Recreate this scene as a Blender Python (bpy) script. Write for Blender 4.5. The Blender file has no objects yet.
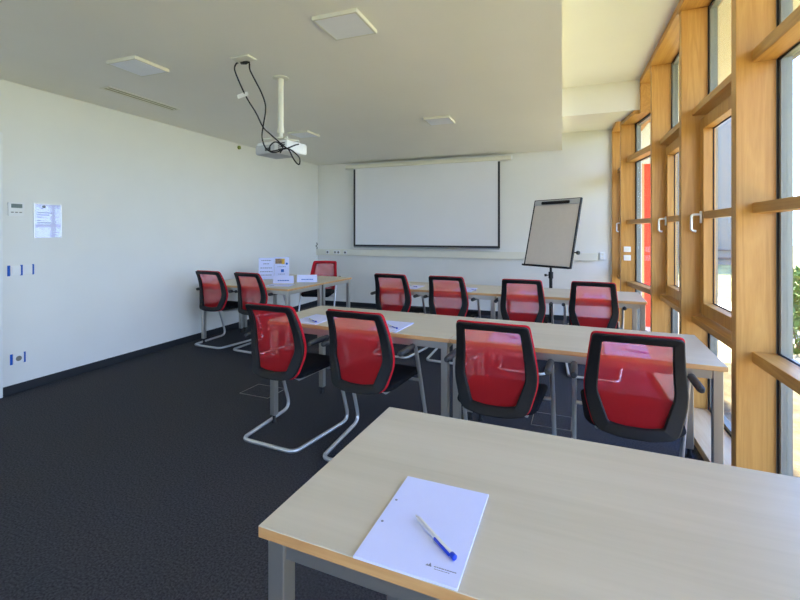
import bpy, bmesh, math, random
from mathutils import Vector, Matrix
random.seed(4)
PI = math.pi
S = bpy.context.scene
C = S.collection

# ------------------------------------------------------------------ materials
def newmat(name):
    m = bpy.data.materials.new(name); m.use_nodes = True
    nt = m.node_tree
    return m, nt, nt.nodes['Principled BSDF']

def setp(b, **k):
    for n, v in k.items():
        n = n.replace('_', ' ')
        if n in b.inputs:
            b.inputs[n].default_value = v

def plain(name, col, rough=.5, metal=0., noise=0., nscale=20., bump=0., bscale=200., spec=.5, coat=0.):
    m, nt, b = newmat(name)
    setp(b, Roughness=rough, Metallic=metal)
    b.inputs['Specular IOR Level'].default_value = spec
    if coat: b.inputs['Coat Weight'].default_value = coat
    tc = nt.nodes.new('ShaderNodeTexCoord')
    n = nt.nodes.new('ShaderNodeTexNoise'); n.inputs['Scale'].default_value = nscale; n.inputs['Detail'].default_value = 4
    nt.links.new(tc.outputs['Object'], n.inputs['Vector'])
    r = nt.nodes.new('ShaderNodeValToRGB')
    a = max(noise, .01)
    r.color_ramp.elements[0].position = .3; r.color_ramp.elements[1].position = .7
    r.color_ramp.elements[0].color = [c * (1 - a) for c in col[:3]] + [1]
    r.color_ramp.elements[1].color = [min(1, c * (1 + a)) for c in col[:3]] + [1]
    nt.links.new(n.outputs['Fac'], r.inputs['Fac'])
    nt.links.new(r.outputs['Color'], b.inputs['Base Color'])
    if bump:
        n2 = nt.nodes.new('ShaderNodeTexNoise'); n2.inputs['Scale'].default_value = bscale; n2.inputs['Detail'].default_value = 3
        nt.links.new(tc.outputs['Object'], n2.inputs['Vector'])
        bp = nt.nodes.new('ShaderNodeBump'); bp.inputs['Strength'].default_value = bump; bp.inputs['Distance'].default_value = .01
        nt.links.new(n2.outputs['Fac'], bp.inputs['Height']); nt.links.new(bp.outputs['Normal'], b.inputs['Normal'])
    return m

def wood(name, c1, c2, axis='Z', rough=.45, scale=1., contrast=(.35, .65), ring=1.):
    m, nt, b = newmat(name)
    tc = nt.nodes.new('ShaderNodeTexCoord'); mp = nt.nodes.new('ShaderNodeMapping')
    st = {'X': (.06, 1, 1), 'Y': (1, .06, 1), 'Z': (1, 1, .06)}[axis]
    mp.inputs['Scale'].default_value = [s * 14 * scale for s in st]
    nt.links.new(tc.outputs['Object'], mp.inputs['Vector'])
    n = nt.nodes.new('ShaderNodeTexNoise'); n.inputs['Scale'].default_value = 1.; n.inputs['Detail'].default_value = 5; n.inputs['Distortion'].default_value = .6
    nt.links.new(mp.outputs['Vector'], n.inputs['Vector'])
    mul = nt.nodes.new('ShaderNodeMath'); mul.operation = 'MULTIPLY'; mul.inputs[1].default_value = 9. * ring
    fr = nt.nodes.new('ShaderNodeMath'); fr.operation = 'PINGPONG'; fr.inputs[1].default_value = 1.
    nt.links.new(n.outputs['Fac'], mul.inputs[0]); nt.links.new(mul.outputs[0], fr.inputs[0])
    mp2 = nt.nodes.new('ShaderNodeMapping'); mp2.inputs['Scale'].default_value = [s * 160 * scale for s in st]
    nt.links.new(tc.outputs['Object'], mp2.inputs['Vector'])
    n2 = nt.nodes.new('ShaderNodeTexNoise'); n2.inputs['Scale'].default_value = 1.; n2.inputs['Detail'].default_value = 2
    nt.links.new(mp2.outputs['Vector'], n2.inputs['Vector'])
    mx = nt.nodes.new('ShaderNodeMix'); mx.inputs[0].default_value = .5
    nt.links.new(fr.outputs[0], mx.inputs[2]); nt.links.new(n2.outputs['Fac'], mx.inputs[3])
    r = nt.nodes.new('ShaderNodeValToRGB')
    r.color_ramp.elements[0].position = contrast[0]; r.color_ramp.elements[1].position = contrast[1]
    r.color_ramp.elements[0].color = (*c1, 1); r.color_ramp.elements[1].color = (*c2, 1)
    nt.links.new(mx.outputs[0], r.inputs['Fac']); nt.links.new(r.outputs['Color'], b.inputs['Base Color'])
    setp(b, Roughness=rough)
    return m

def s2l(r, g, b):
    f = lambda c: (c / 255 / 12.92) if c / 255 <= .04045 else ((c / 255 + .055) / 1.055) ** 2.4
    return (f(r), f(g), f(b))

M = {}
M['wall'] = plain('wall_paint', (.79, .785, .75), .85, noise=.012, nscale=3, bump=.05, bscale=350, spec=.2)
M['ceiling'] = plain('ceiling_paint', (.89, .865, .80), .9, noise=.01, nscale=2, bump=.04, bscale=300, spec=.1)
M['carpet'] = plain('carpet', (.058, .058, .064), .97, noise=.5, nscale=110, bump=.6, bscale=300, spec=.1)
M['skirting'] = plain('skirting_dark', (.012, .014, .018), .6)
M['post'] = wood('larch_upright', s2l(186, 130, 58), s2l(206, 154, 78), 'Z', .45, contrast=(.12, .88))
M['beam'] = wood('larch_lengthwise', s2l(184, 130, 62), s2l(206, 156, 82), 'Y', .45, contrast=(.12, .88))
M['maple'] = wood('maple_laminate', s2l(200, 189, 163), s2l(213, 202, 178), 'X', .38, scale=.55, contrast=(.1, .9), ring=.5)
M['sill'] = wood('pale_larch_plank', s2l(206, 170, 124), s2l(220, 190, 146), 'Y', .45, contrast=(.1, .9))
M['edge'] = wood('beech_edging', s2l(196, 146, 92), s2l(214, 168, 112), 'X', .4, contrast=(.2, .8))
M['silver'] = plain('silver_steel', (.53, .51, .47), .34, .85, noise=.03, nscale=8)
M['tube'] = plain('satin_steel_tube', (.70, .71, .72), .3, .75, noise=.02)
M['handle'] = plain('brushed_handle', (.75, .76, .78), .3, .8)
M['black'] = plain('black_plastic', (.010, .010, .011), .55, spec=.3, noise=.1, nscale=60, bump=.08, bscale=600)
M['armpad'] = plain('armrest_plastic', (.028, .029, .032), .5)
M['fabric'] = plain('black_fabric', (.009, .010, .013), .95, noise=.3, nscale=300, bump=.3, bscale=900, spec=.15)
M['red'] = plain('red_fabric', s2l(205, 24, 44), .8, noise=.12, nscale=300, bump=.2, bscale=800, spec=.3)
M['white'] = plain('white_plastic', (.80, .80, .79), .4)
M['cream'] = plain('cream_enamel', (.77, .75, .64), .45)
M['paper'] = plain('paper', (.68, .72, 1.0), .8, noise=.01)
M['ink'] = plain('grey_ink', (.22, .24, .32), .8)
M['inkdark'] = plain('dark_ink', (.03, .03, .04), .8)
M['blue'] = plain('blue_plastic', s2l(20, 60, 200), .35)
M['bluetape'] = plain('blue_tape', s2l(10, 84, 178), .7)
M['screen'] = plain('projection_fabric', (.78, .78, .80), .85, noise=.01, nscale=2)
M['border'] = plain('black_border', (.03, .03, .035), .8)
M['board'] = plain('easel_board', (.72, .66, .60), .55, noise=.02)
M['greymetal'] = plain('grey_metal', (.33, .35, .36), .45, .4)
M['lightgrey'] = plain('light_grey_plastic', (.50, .51, .53), .4)
M['alu'] = plain('window_aluminium', (.22, .22, .19), .5, .2)
M['gasket'] = plain('rubber_gasket', (.015, .015, .02), .7)
M['diffuser'] = plain('lamp_diffuser', (.90, .91, .95), .5)
M['lcd'] = plain('lcd', (.13, .17, .15), .3)
M['grille'] = plain('grille_dark', (.10, .10, .10), .6)
M['tan'] = plain('paving', (.58, .51, .40), .9, noise=.25, nscale=14, bump=.5, bscale=60)
M['soil'] = plain('dry_soil', (.16, .12, .07), .95, noise=.6, nscale=9, bump=.8, bscale=40)
M['grass'] = plain('grass', (.27, .26, .09), .95, noise=.5, nscale=3, bump=.6, bscale=80)
M['leaf'] = plain('leaves', (.07, .16, .02), .7, noise=.5, nscale=6)
M['bark'] = plain('bark', (.12, .08, .05), .9, noise=.3)
M['facade'] = plain('grey_facade', (.19, .19, .17), .8, noise=.03, nscale=.5)
M['facadeline'] = plain('facade_dark', (.05, .06, .07), .6)
M['redwall'] = plain('red_render', s2l(225, 45, 28), .8, noise=.04)
M['peach'] = plain('peach_render', s2l(222, 150, 100), .8, noise=.04)
M['soffit'] = plain('soffit_cream', (.62, .58, .44), .8, noise=.03)
M['slot'] = plain('slot_shaded_beige', (.40, .37, .22), .7)  # beige darkened on a flat strip, recess shade put into the colour
M['fascia'] = plain('fascia_grey', (.12, .12, .12), .6)
M['brass'] = plain('yellow_green_cap', (.22, .26, .03), .5)
M['photo_a'] = plain('print_brown', s2l(150, 120, 90), .6, noise=.5, nscale=60)
M['photo_b'] = plain('print_yellow', s2l(220, 170, 50), .6, noise=.3, nscale=60)
M['photo_c'] = plain('print_blue', s2l(40, 100, 190), .6, noise=.1)

def mesh_mat():
    m, nt, b = newmat('red_mesh_textile'); nt.nodes.remove(b)
    out = nt.nodes['Material Output']
    tr = nt.nodes.new('ShaderNodeBsdfTransparent'); tr.inputs['Color'].default_value = (1, .80, .84, 1)
    d = nt.nodes.new('ShaderNodeBsdfDiffuse'); d.inputs['Color'].default_value = (*s2l(255, 58, 66), 1)
    t = nt.nodes.new('ShaderNodeBsdfTranslucent'); t.inputs['Color'].default_value = (*s2l(255, 58, 66), 1)
    a = nt.nodes.new('ShaderNodeMixShader'); a.inputs[0].default_value = .5
    nt.links.new(d.outputs[0], a.inputs[1]); nt.links.new(t.outputs[0], a.inputs[2])
    f = nt.nodes.new('ShaderNodeMixShader')
    tc = nt.nodes.new('ShaderNodeTexCoord'); w = nt.nodes.new('ShaderNodeTexNoise'); w.inputs['Scale'].default_value = 500
    mr = nt.nodes.new('ShaderNodeMapRange'); mr.inputs['To Min'].default_value = .44; mr.inputs['To Max'].default_value = .54
    nt.links.new(tc.outputs['Object'], w.inputs['Vector']); nt.links.new(w.outputs['Fac'], mr.inputs['Value']); nt.links.new(mr.outputs[0], f.inputs[0])
    nt.links.new(tr.outputs[0], f.inputs[1]); nt.links.new(a.outputs[0], f.inputs[2]); nt.links.new(f.outputs[0], out.inputs[0])
    return m
M['mesh'] = mesh_mat()

def facing(nt, f0, k):
    lw = nt.nodes.new('ShaderNodeLayerWeight'); lw.inputs['Blend'].default_value = .5
    p = nt.nodes.new('ShaderNodeMath'); p.operation = 'POWER'; p.inputs[1].default_value = 5
    m = nt.nodes.new('ShaderNodeMath'); m.operation = 'MULTIPLY_ADD'; m.inputs[1].default_value = k - f0; m.inputs[2].default_value = f0
    nt.links.new(lw.outputs['Facing'], p.inputs[0]); nt.links.new(p.outputs[0], m.inputs[0])
    return m

def glass_mat():
    m, nt, b = newmat('window_glass'); nt.nodes.remove(b)
    out = nt.nodes['Material Output']
    tr = nt.nodes.new('ShaderNodeBsdfTransparent'); tr.inputs['Color'].default_value = (.94, .97, .96, 1)
    g = nt.nodes.new('ShaderNodeBsdfGlossy'); g.inputs['Roughness'].default_value = .02
    fr = facing(nt, .03, 1.0)
    mx = nt.nodes.new('ShaderNodeMixShader')
    nt.links.new(fr.outputs[0], mx.inputs[0]); nt.links.new(tr.outputs[0], mx.inputs[1]); nt.links.new(g.outputs[0], mx.inputs[2]); nt.links.new(mx.outputs[0], out.inputs[0])
    return m
M['glass'] = glass_mat()

# ------------------------------------------------------------------ mesh helpers
def obj(name, bm, mats, parent=None, kind=None, smooth=False, label=None):
    me = bpy.data.meshes.new(name)
    bmesh.ops.recalc_face_normals(bm, faces=bm.faces[:])
    bm.to_mesh(me); bm.free()
    if not isinstance(mats, (list, tuple)): mats = [mats]
    for mt in mats: me.materials.append(mt)
    if smooth:
        for p in me.polygons: p.use_smooth = True
        try: me.set_sharp_from_angle(angle=math.radians(38))
        except Exception: pass
    o = bpy.data.objects.new(name, me); C.objects.link(o)
    if parent: o.parent = parent
    if kind: o['kind'] = kind
    if label: o['label'] = label
    return o

def thing(name, label, cat, loc=(0, 0, 0), rz=0, group=None):
    o = bpy.data.objects.new(name, None); C.objects.link(o)
    o.location = loc; o.rotation_euler = (0, 0, rz); o['label'] = label; o['category'] = cat
    if group: o['group'] = group
    o.empty_display_size = .1
    return o

def structure(name, loc=(0, 0, 0)):
    o = bpy.data.objects.new(name, None); C.objects.link(o); o.location = loc; o['kind'] = 'structure'
    return o

def tag(o, label, cat, group=None):
    o['label'] = label; o['category'] = cat
    if group: o['group'] = group
    return o

def dup(root, loc, rz, label, group=None):
    def cp(o, parent):
        c = o.copy(); C.objects.link(c); c.parent = parent
        for ch in list(o.children): cp(ch, c)
        return c
    r = cp(root, None)
    r.location = loc; r.rotation_euler = (0, 0, rz); r['label'] = label
    if group: r['group'] = group
    return r

def box(bm, x0, x1, y0, y1, z0, z1, bev=0., mi=0, mat=None):
    vs = [bm.verts.new((x, y, z)) for x in (x0, x1) for y in (y0, y1) for z in (z0, z1)]
    fs = [bm.faces.new([vs[i] for i in q]) for q in ((0, 1, 3, 2), (4, 6, 7, 5), (0, 4, 5, 1), (2, 3, 7, 6), (0, 2, 6, 4), (1, 5, 7, 3))]
    for f in fs: f.material_index = mi
    if bev:
        es = list({e for f in fs for e in f.edges})
        r = bmesh.ops.bevel(bm, geom=es, offset=bev, segments=2, affect='EDGES', profile=.5)
        vs = list({v for v in r['verts']} | {v for v in vs if v.is_valid})
    if mat is not None: bmesh.ops.transform(bm, matrix=mat, verts=[v for v in vs if v.is_valid])
    return vs

def one_box(*a, **k):
    bm = bmesh.new(); box(bm, *a, **k); return bm

def prism_quad(bm, pts, z0, z1, mi=0):
    """extruded plan polygon"""
    a = [bm.verts.new((x, y, z0)) for x, y in pts]; b = [bm.verts.new((x, y, z1)) for x, y in pts]
    n = len(pts)
    fs = [bm.faces.new(a[::-1]), bm.faces.new(b)] + [bm.faces.new((a[i], a[(i + 1) % n], b[(i + 1) % n], b[i])) for i in range(n)]
    for f in fs: f.material_index = mi

def fillet(pts, rads, seg=6):
    out = []
    n = len(pts)
    for i, p in enumerate(pts):
        p = Vector(p); r = rads[i] if isinstance(rads, (list, tuple)) else rads
        if i == 0 or i == n - 1 or r <= 0: out.append(p); continue
        a = (Vector(pts[i - 1]) - p); b = (Vector(pts[i + 1]) - p)
        r = min(r, a.length * .49, b.length * .49)
        pa = p + a.normalized() * r; pb = p + b.normalized() * r
        for k in range(seg + 1):
            t = k / seg
            out.append(pa * (1 - t) ** 2 + p * 2 * t * (1 - t) + pb * t * t)
    return out

def tube(bm, pts, r, seg=10, mi=0, caps=True):
    pts = [Vector(p) for p in pts]
    rs = r if isinstance(r, (list, tuple)) else [r] * len(pts)
    rings = []; up = None
    for i, p in enumerate(pts):
        t = (pts[min(i + 1, len(pts) - 1)] - pts[max(i - 1, 0)]).normalized()
        if up is None:
            up = Vector((0, 0, 1)) if abs(t.z) < .9 else Vector((1, 0, 0))
        up = (up - t * up.dot(t)).normalized(); sd = t.cross(up)
        rings.append([bm.verts.new(p + (up * math.cos(2 * PI * k / seg) + sd * math.sin(2 * PI * k / seg)) * rs[i]) for k in range(seg)])
    for a, b in zip(rings, rings[1:]):
        for k in range(seg):
            bm.faces.new((a[k], a[(k + 1) % seg], b[(k + 1) % seg], b[k])).material_index = mi
    if caps:
        bm.faces.new(rings[0][::-1]).material_index = mi; bm.faces.new(rings[-1]).material_index = mi

def cyl(bm, p0, p1, r, seg=16, mi=0, r2=None):
    tube(bm, [p0, p1], [r, r2 if r2 is not None else r], seg, mi)

def spline(pts, sub=6):
    P = [Vector(p) for p in pts]; out = []
    for i in range(len(P) - 1):
        a, b, c, d = P[max(i - 1, 0)], P[i], P[i + 1], P[min(i + 2, len(P) - 1)]
        for k in range(sub):
            t = k / sub
            out.append(.5 * ((2 * b) + (c - a) * t + (2 * a - 5 * b + 4 * c - d) * t * t + (3 * b - a - 3 * c + d) * t ** 3))
    out.append(P[-1]); return out

# ------------------------------------------------------------------ room shell
XL, YB, YR = -4.377, 7.2, -3.2          # left wall, back wall, rear wall
XF, XG = .85, 1.02                      # room face and glass line of the timber posts
HC, HH, HB = 2.65, 3.12, 2.92           # lowered ceiling, high strip, strip near back wall

obj('floor', one_box(XL - .1, 1.10, YR - .1, YB + .1, -.12, 0), M['carpet'], kind='structure')
obj('wall_left', one_box(XL - .12, XL, YR - .1, YB + .1, 0, 3.2), M['wall'], kind='structure')
obj('wall_back', one_box(XL, 1.10, YB, YB + .12, 0, 3.2), M['wall'], kind='structure')
bm = bmesh.new()
RX0, RX1, RZ0, RZ1 = -3.6, -.4, .85, 2.45
box(bm, XL, RX0, YR - .12, YR, 0, 3.2); box(bm, RX1, 1.10, YR - .12, YR, 0, 3.2); box(bm, RX0, RX1, YR - .12, YR, 0, RZ0); box(bm, RX0, RX1, YR - .12, YR, RZ1, 3.2)
obj('wall_rear', bm, M['wall'], kind='structure')
w = bpy.data.objects.new('window_0', None); C.objects.link(w); w['kind'] = 'structure'  # added window behind the camera, lets in sky light for surfaces facing the viewer
bm = bmesh.new()
for a, b, c, e in ((RX0, RX0 + .06, RZ0, RZ1), (RX1 - .06, RX1, RZ0, RZ1), (-2.03, -1.97, RZ0 + .06, RZ1 - .06), (RX0 + .06, RX1 - .06, RZ0, RZ0 + .06), (RX0 + .06, RX1 - .06, RZ1 - .06, RZ1)): box(bm, a, b, YR - .10, YR - .04, c, e)
obj('window_frame', bm, M['post'], w)
obj('pane', one_box(RX0 + .05, RX1 - .05, YR - .074, YR - .068, RZ0 + .05, RZ1 - .05), M['glass'], w)
bm = bmesh.new()
box(bm, XL, 0, YR, YB, HC, 3.2)                       # lowered part
box(bm, 0, 1.10, YR, 5.6, HH, 3.2)                    # high strip
box(bm, 0, 1.10, 5.6, 6.1, 2.775, 3.2)                # down-stand beam
box(bm, 0, 1.10, 6.1, YB, HB, 3.2)
obj('ceiling', bm, M['ceiling'], kind='structure')
# skirting
obj('baseboard_left', one_box(XL, XL + .015, 2.20, YB, 0, .075, bev=.003), M['skirting'], kind='structure')
obj('baseboard_back', one_box(XL + .015, .78, YB - .015, YB, 0, .075, bev=.003), M['skirting'], kind='structure')

# door beside the left picture edge
d = structure('door_1')
bm = bmesh.new()
box(bm, XL, XL + .035, 2.125, 2.20, 0, 2.2, bev=.004); box(bm, XL, XL + .035, 1.15, 1.225, 0, 2.2, bev=.004); box(bm, XL, XL + .035, 1.225, 2.125, 2.12, 2.2, bev=.004)
obj('door_frame', bm, M['white'], d)
obj('door_leaf', one_box(XL, XL + .02, 1.228, 2.122, .008, 2.118, bev=.003), M['white'], d)
bm = bmesh.new(); tube(bm, fillet([(XL + .02, 1.32, 1.05), (XL + .07, 1.32, 1.05), (XL + .07, 1.45, 1.05)], .02), .009)
obj('handle', bm, M['handle'], d, smooth=True)

# timber posts
posts = [-2.94, -1.81, -.68, .45, 1.58, 2.726, 3.83, 4.99]
PW = .07
def post_plan(y):                       # (front x, glass x)
    return XF, XG
n = 0
for y in posts:
    n += 1
    obj('trim_%d' % n, one_box(XF, XG, y, y + PW, 0.05, 3.06, bev=.003), M['post'], kind='structure')
n += 1; obj('trim_%d' % n, one_box(.695, .86, 6.1, 6.17, .05, 2.775, bev=.003), M['post'], kind='structure')
n += 1; obj('trim_%d' % n, one_box(.70, .87, 7.13, YB, .05, HB, bev=.003), M['post'], kind='structure')
# head timbers
n += 1; obj('trim_%d' % n, one_box(.83, 1.10, YR, 5.55, 3.06, HH, bev=.002), M['beam'], kind='structure')
n += 1
bm = bmesh.new()
box(bm, .835, 1.10, 5.55, 5.6, 2.73, HH)                     # timber end face
prism_quad(bm, [(.775, 5.6), (1.10, 5.6), (1.10, 6.1), (.70, 6.1)], 2.73, 2.775)
prism_quad(bm, [(.70, 6.17), (1.10, 6.17), (1.10, YB), (.70, YB)], 2.86, HB)
obj('trim_%d' % n, bm, M['beam'], kind='structure')
# low plank along the glass
n += 1
bm = bmesh.new()
box(bm, .80, XG, YR, 5.03, 0, .05, bev=.003)
prism_quad(bm, [(.80, 5.03), (XG, 5.03), (.86, 6.14), (.65, 6.14)], 0, .05); prism_quad(bm, [(.65, 6.14), (.86, 6.14), (.87, YB), (.65, YB)], 0, .05)
obj('trim_%d' % n, bm, M['sill'], kind='structure')

# window bays; each bay in a local frame: x = into the wall, y = along the wall, turned to follow the facade
def bay(num, p0, p1, typ, top, cap=0.):
    """p0,p1: plan points of the GLASS line at near and far post; x outward = +"""
    p0 = Vector((p0[0], p0[1], 0)); p1 = Vector((p1[0], p1[1], 0))
    L = (p1 - p0).length; dy = (p1 - p0).normalized(); dx = Vector((dy.y, -dy.x, 0))
    mt = Matrix(((dx.x, dy.x, 0, p0.x), (dx.y, dy.y, 0, p0.y), (0, 0, 1, 0), (0, 0, 0, 1)))
    w = structure('window_%d' % num); w.matrix_world = mt
    g = .012
    lv = [.05, .73, 2.275, top]
    # outer aluminium frame + gasket
    bm = bmesh.new()
    for (a, b) in ((-.018, .03), (L - .03, L + .018)):
        box(bm, .007, .055, a, b, .05, top)
    for z in (.05, 2.25, top - .03): box(bm, .007, .055, .03, L - .03, z, z + .03)
    box(bm, .007, .055, .03, L - .03, .715, .745)
    obj('outer_frame', bm, M['alu'], w)
    bm = bmesh.new()
    for (a, b) in ((0, .009), (L - .009, L)): box(bm, .001, .007, a, b, .05, top)
    for z in (.05, .757, 2.24, 2.316, top - .009): box(bm, .001, .007, .009, L - .009, z, z + .007)
    obj('gasket', bm, M['gasket'], w)
    for z0, z1 in ((.05, .73), (.73, 2.275), (2.275, top)):
        obj('pane', one_box(.028, .034, .03, L - .03, z0 + .03, z1 - .03), M['glass'], w)
    # rails
    if typ == 'rail':
        for z0, z1, nm in ((2.25, 2.315, 'transom'), (1.474, 1.526, 'rail'), (.70, .757, 'sill_rail')):
            obj(nm, one_box(-.10, 0., 0, L, z0, z1, bev=.003), M['beam'], w)
    else:
        obj('transom', one_box(-.10, 0., 0, L, 2.252, 2.30, bev=.003), M['beam'], w)
        obj('sill_rail', one_box(-.10, 0., 0, L, .695, .741, bev=.003), M['beam'], w)
        bm = bmesh.new()
        z0, z1, f = .765, 2.218, .085
        box(bm, -.05, .025, .004, f, z0, z1, bev=.003); box(bm, -.05, .025, L - f, L - .004, z0, z1, bev=.003)
        box(bm, -.05, .025, f, L - f, z0, z0 + f, bev=.003); box(bm, -.05, .025, f, L - f, z1 - f, z1, bev=.003)
        s = obj('sash', bm, M['post'], w)
        bm = bmesh.new(); q = f - .001
        for a, b in ((q, q + .008), (L - q - .008, L - q)): box(bm, .010, .016, a, b, z0 + q, z1 - q)
        for a, b in ((z0 + q, z0 + q + .008), (z1 - q - .008, z1 - q)): box(bm, .010, .016, q, L - q, a, b)
        obj('glazing_seal', bm, M['gasket'], s)
        obj('sash_bar', one_box(-.045, .0, f - .001, L - f + .001, 1.474, 1.526, bev=.002), M['beam'], s)
        bm = bmesh.new()
        yh = L - .045
        box(bm, -.062, -.05, yh - .014, yh + .014, 1.44, 1.53, bev=.003)
        tube(bm, fillet([(-.055, yh, 1.505), (-.115, yh, 1.505), (-.115, yh, 1.385), (-.085, yh, 1.380)], .022), .0095, 10)
        obj('handle', bm, M['handle'], s, smooth=True)
    return w
bn = 1
types = ['rail', 'sash', 'rail', 'sash', 'rail', 'sash', 'sash']
for i in range(len(posts) - 1):
    bay(bn, (XG, posts[i] + PW), (XG, posts[i + 1]), types[i], 3.06); bn += 1
bay(bn, (XG, posts[-1] + PW), (.86, 6.10), 'rail', 2.73 if False else 2.73); bn += 1
bay(bn, (.865, 6.17), (.87, 7.13), 'sash', 2.86); bn += 1
# glazing of the high part above the angled bay
obj('window_%d' % bn, one_box(1.045, 1.055, 5.06, 5.55, 2.73, 3.06), M['glass'], kind='structure')
# wall piece behind plank (rear end)
n += 1; obj('trim_%d' % n, one_box(.85, 1.10, YR, -2.94, .05, 3.06), M['post'], kind='structure')

# ------------------------------------------------------------------ chairs
def yprof(z):
    pts = ((.912, .03), (.61, .12), (.437, .085)); r = 0
    for i, (zi, yi) in enumerate(pts):
        t = yi
        for j, (zj, _) in enumerate(pts):
            if j != i: t *= (z - zj) / (zi - zj)
        r += t
    return r
def chair_loop(tw, tz, mw, mz, bw, bz, dip, rt, rm, rb, K=14):
    """closed loop (x,z) with matching sample counts, starting top centre, clockwise on the right"""
    def corner(p, a, b, r, seg=5):
        p, a, b = Vector(p), Vector(a), Vector(b)
        pa = p + (a - p).normalized() * r; pb = p + (b - p).normalized() * r
        return [pa * (1 - t) ** 2 + p * 2 * t * (1 - t) + pb * t * t for t in [k / seg for k in range(seg + 1)]]
    T = (tw, tz); Mi = (mw, mz); B = (bw, bz); top = (0, tz + .004); bot = (0, bz - dip)
    segs = [corner(T, top, Mi, rt), corner(Mi, T, B, rm), corner(B, Mi, bot, rb)]
    pts = []
    def line(a, b, k): return [Vector(a).lerp(Vector(b), (i + 1) / (k + 1)) for i in range(k)]
    pts += [Vector(top)] + line(top, segs[0][0], 3) + segs[0] + line(segs[0][-1], segs[1][0], 5) + segs[1] + line(segs[1][-1], segs[2][0], 3) + segs[2]
    ln = line(segs[2][-1], bot, 4)
    for i, p in enumerate(ln): p.y -= dip * .35 * math.sin((i + 1) / 5 * PI)
    pts += ln + [Vector(bot)]
    left = [Vector((-p.x, p.y)) for p in pts[1:-1]][::-1]
    return pts + left
def ring(bm, outer, inner, y0, y1, bev=.006):
    def v(p, dy): return bm.verts.new((p.x, yprof(p.y) - .03 * (1 - min(1, abs(p.x) / .22) ** 2) + dy, p.y))
    c = [Vector((o.x + i.x, o.y + i.y)) / 2 for o, i in zip(outer, inner)]
    def inset(pts, d): return [p + (q - p).normalized() * d for p, q in zip(pts, c)]
    loops = [(outer, y0 + bev), (inset(outer, bev), y0), (inset(inner, bev), y0), (inner, y0 + bev), (inner, y1 - bev), (inset(inner, bev), y1), (inset(outer, bev), y1), (outer, y1 - bev)]
    vs = [[v(p, dy) for p in l] for l, dy in loops]
    n = len(outer); m = len(vs)
    for a in range(m):
        for k in range(n):
            bm.faces.new((vs[a][k], vs[a][(k + 1) % n], vs[(a + 1) % m][(k + 1) % n], vs[(a + 1) % m][k]))
OUT = chair_loop(.184, .905, .221, .600, .172, .440, .012, .022, .06, .045)
INN = chair_loop(.142, .868, .161, .618, .112, .483, .008, .010, .03, .012)
OUT2 = chair_loop(.188, .912, .225, .602, .177, .436, .012, .024, .06, .045)
INN2 = chair_loop(.158, .884, .180, .618, .128, .466, .008, .010, .03, .012)

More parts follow.
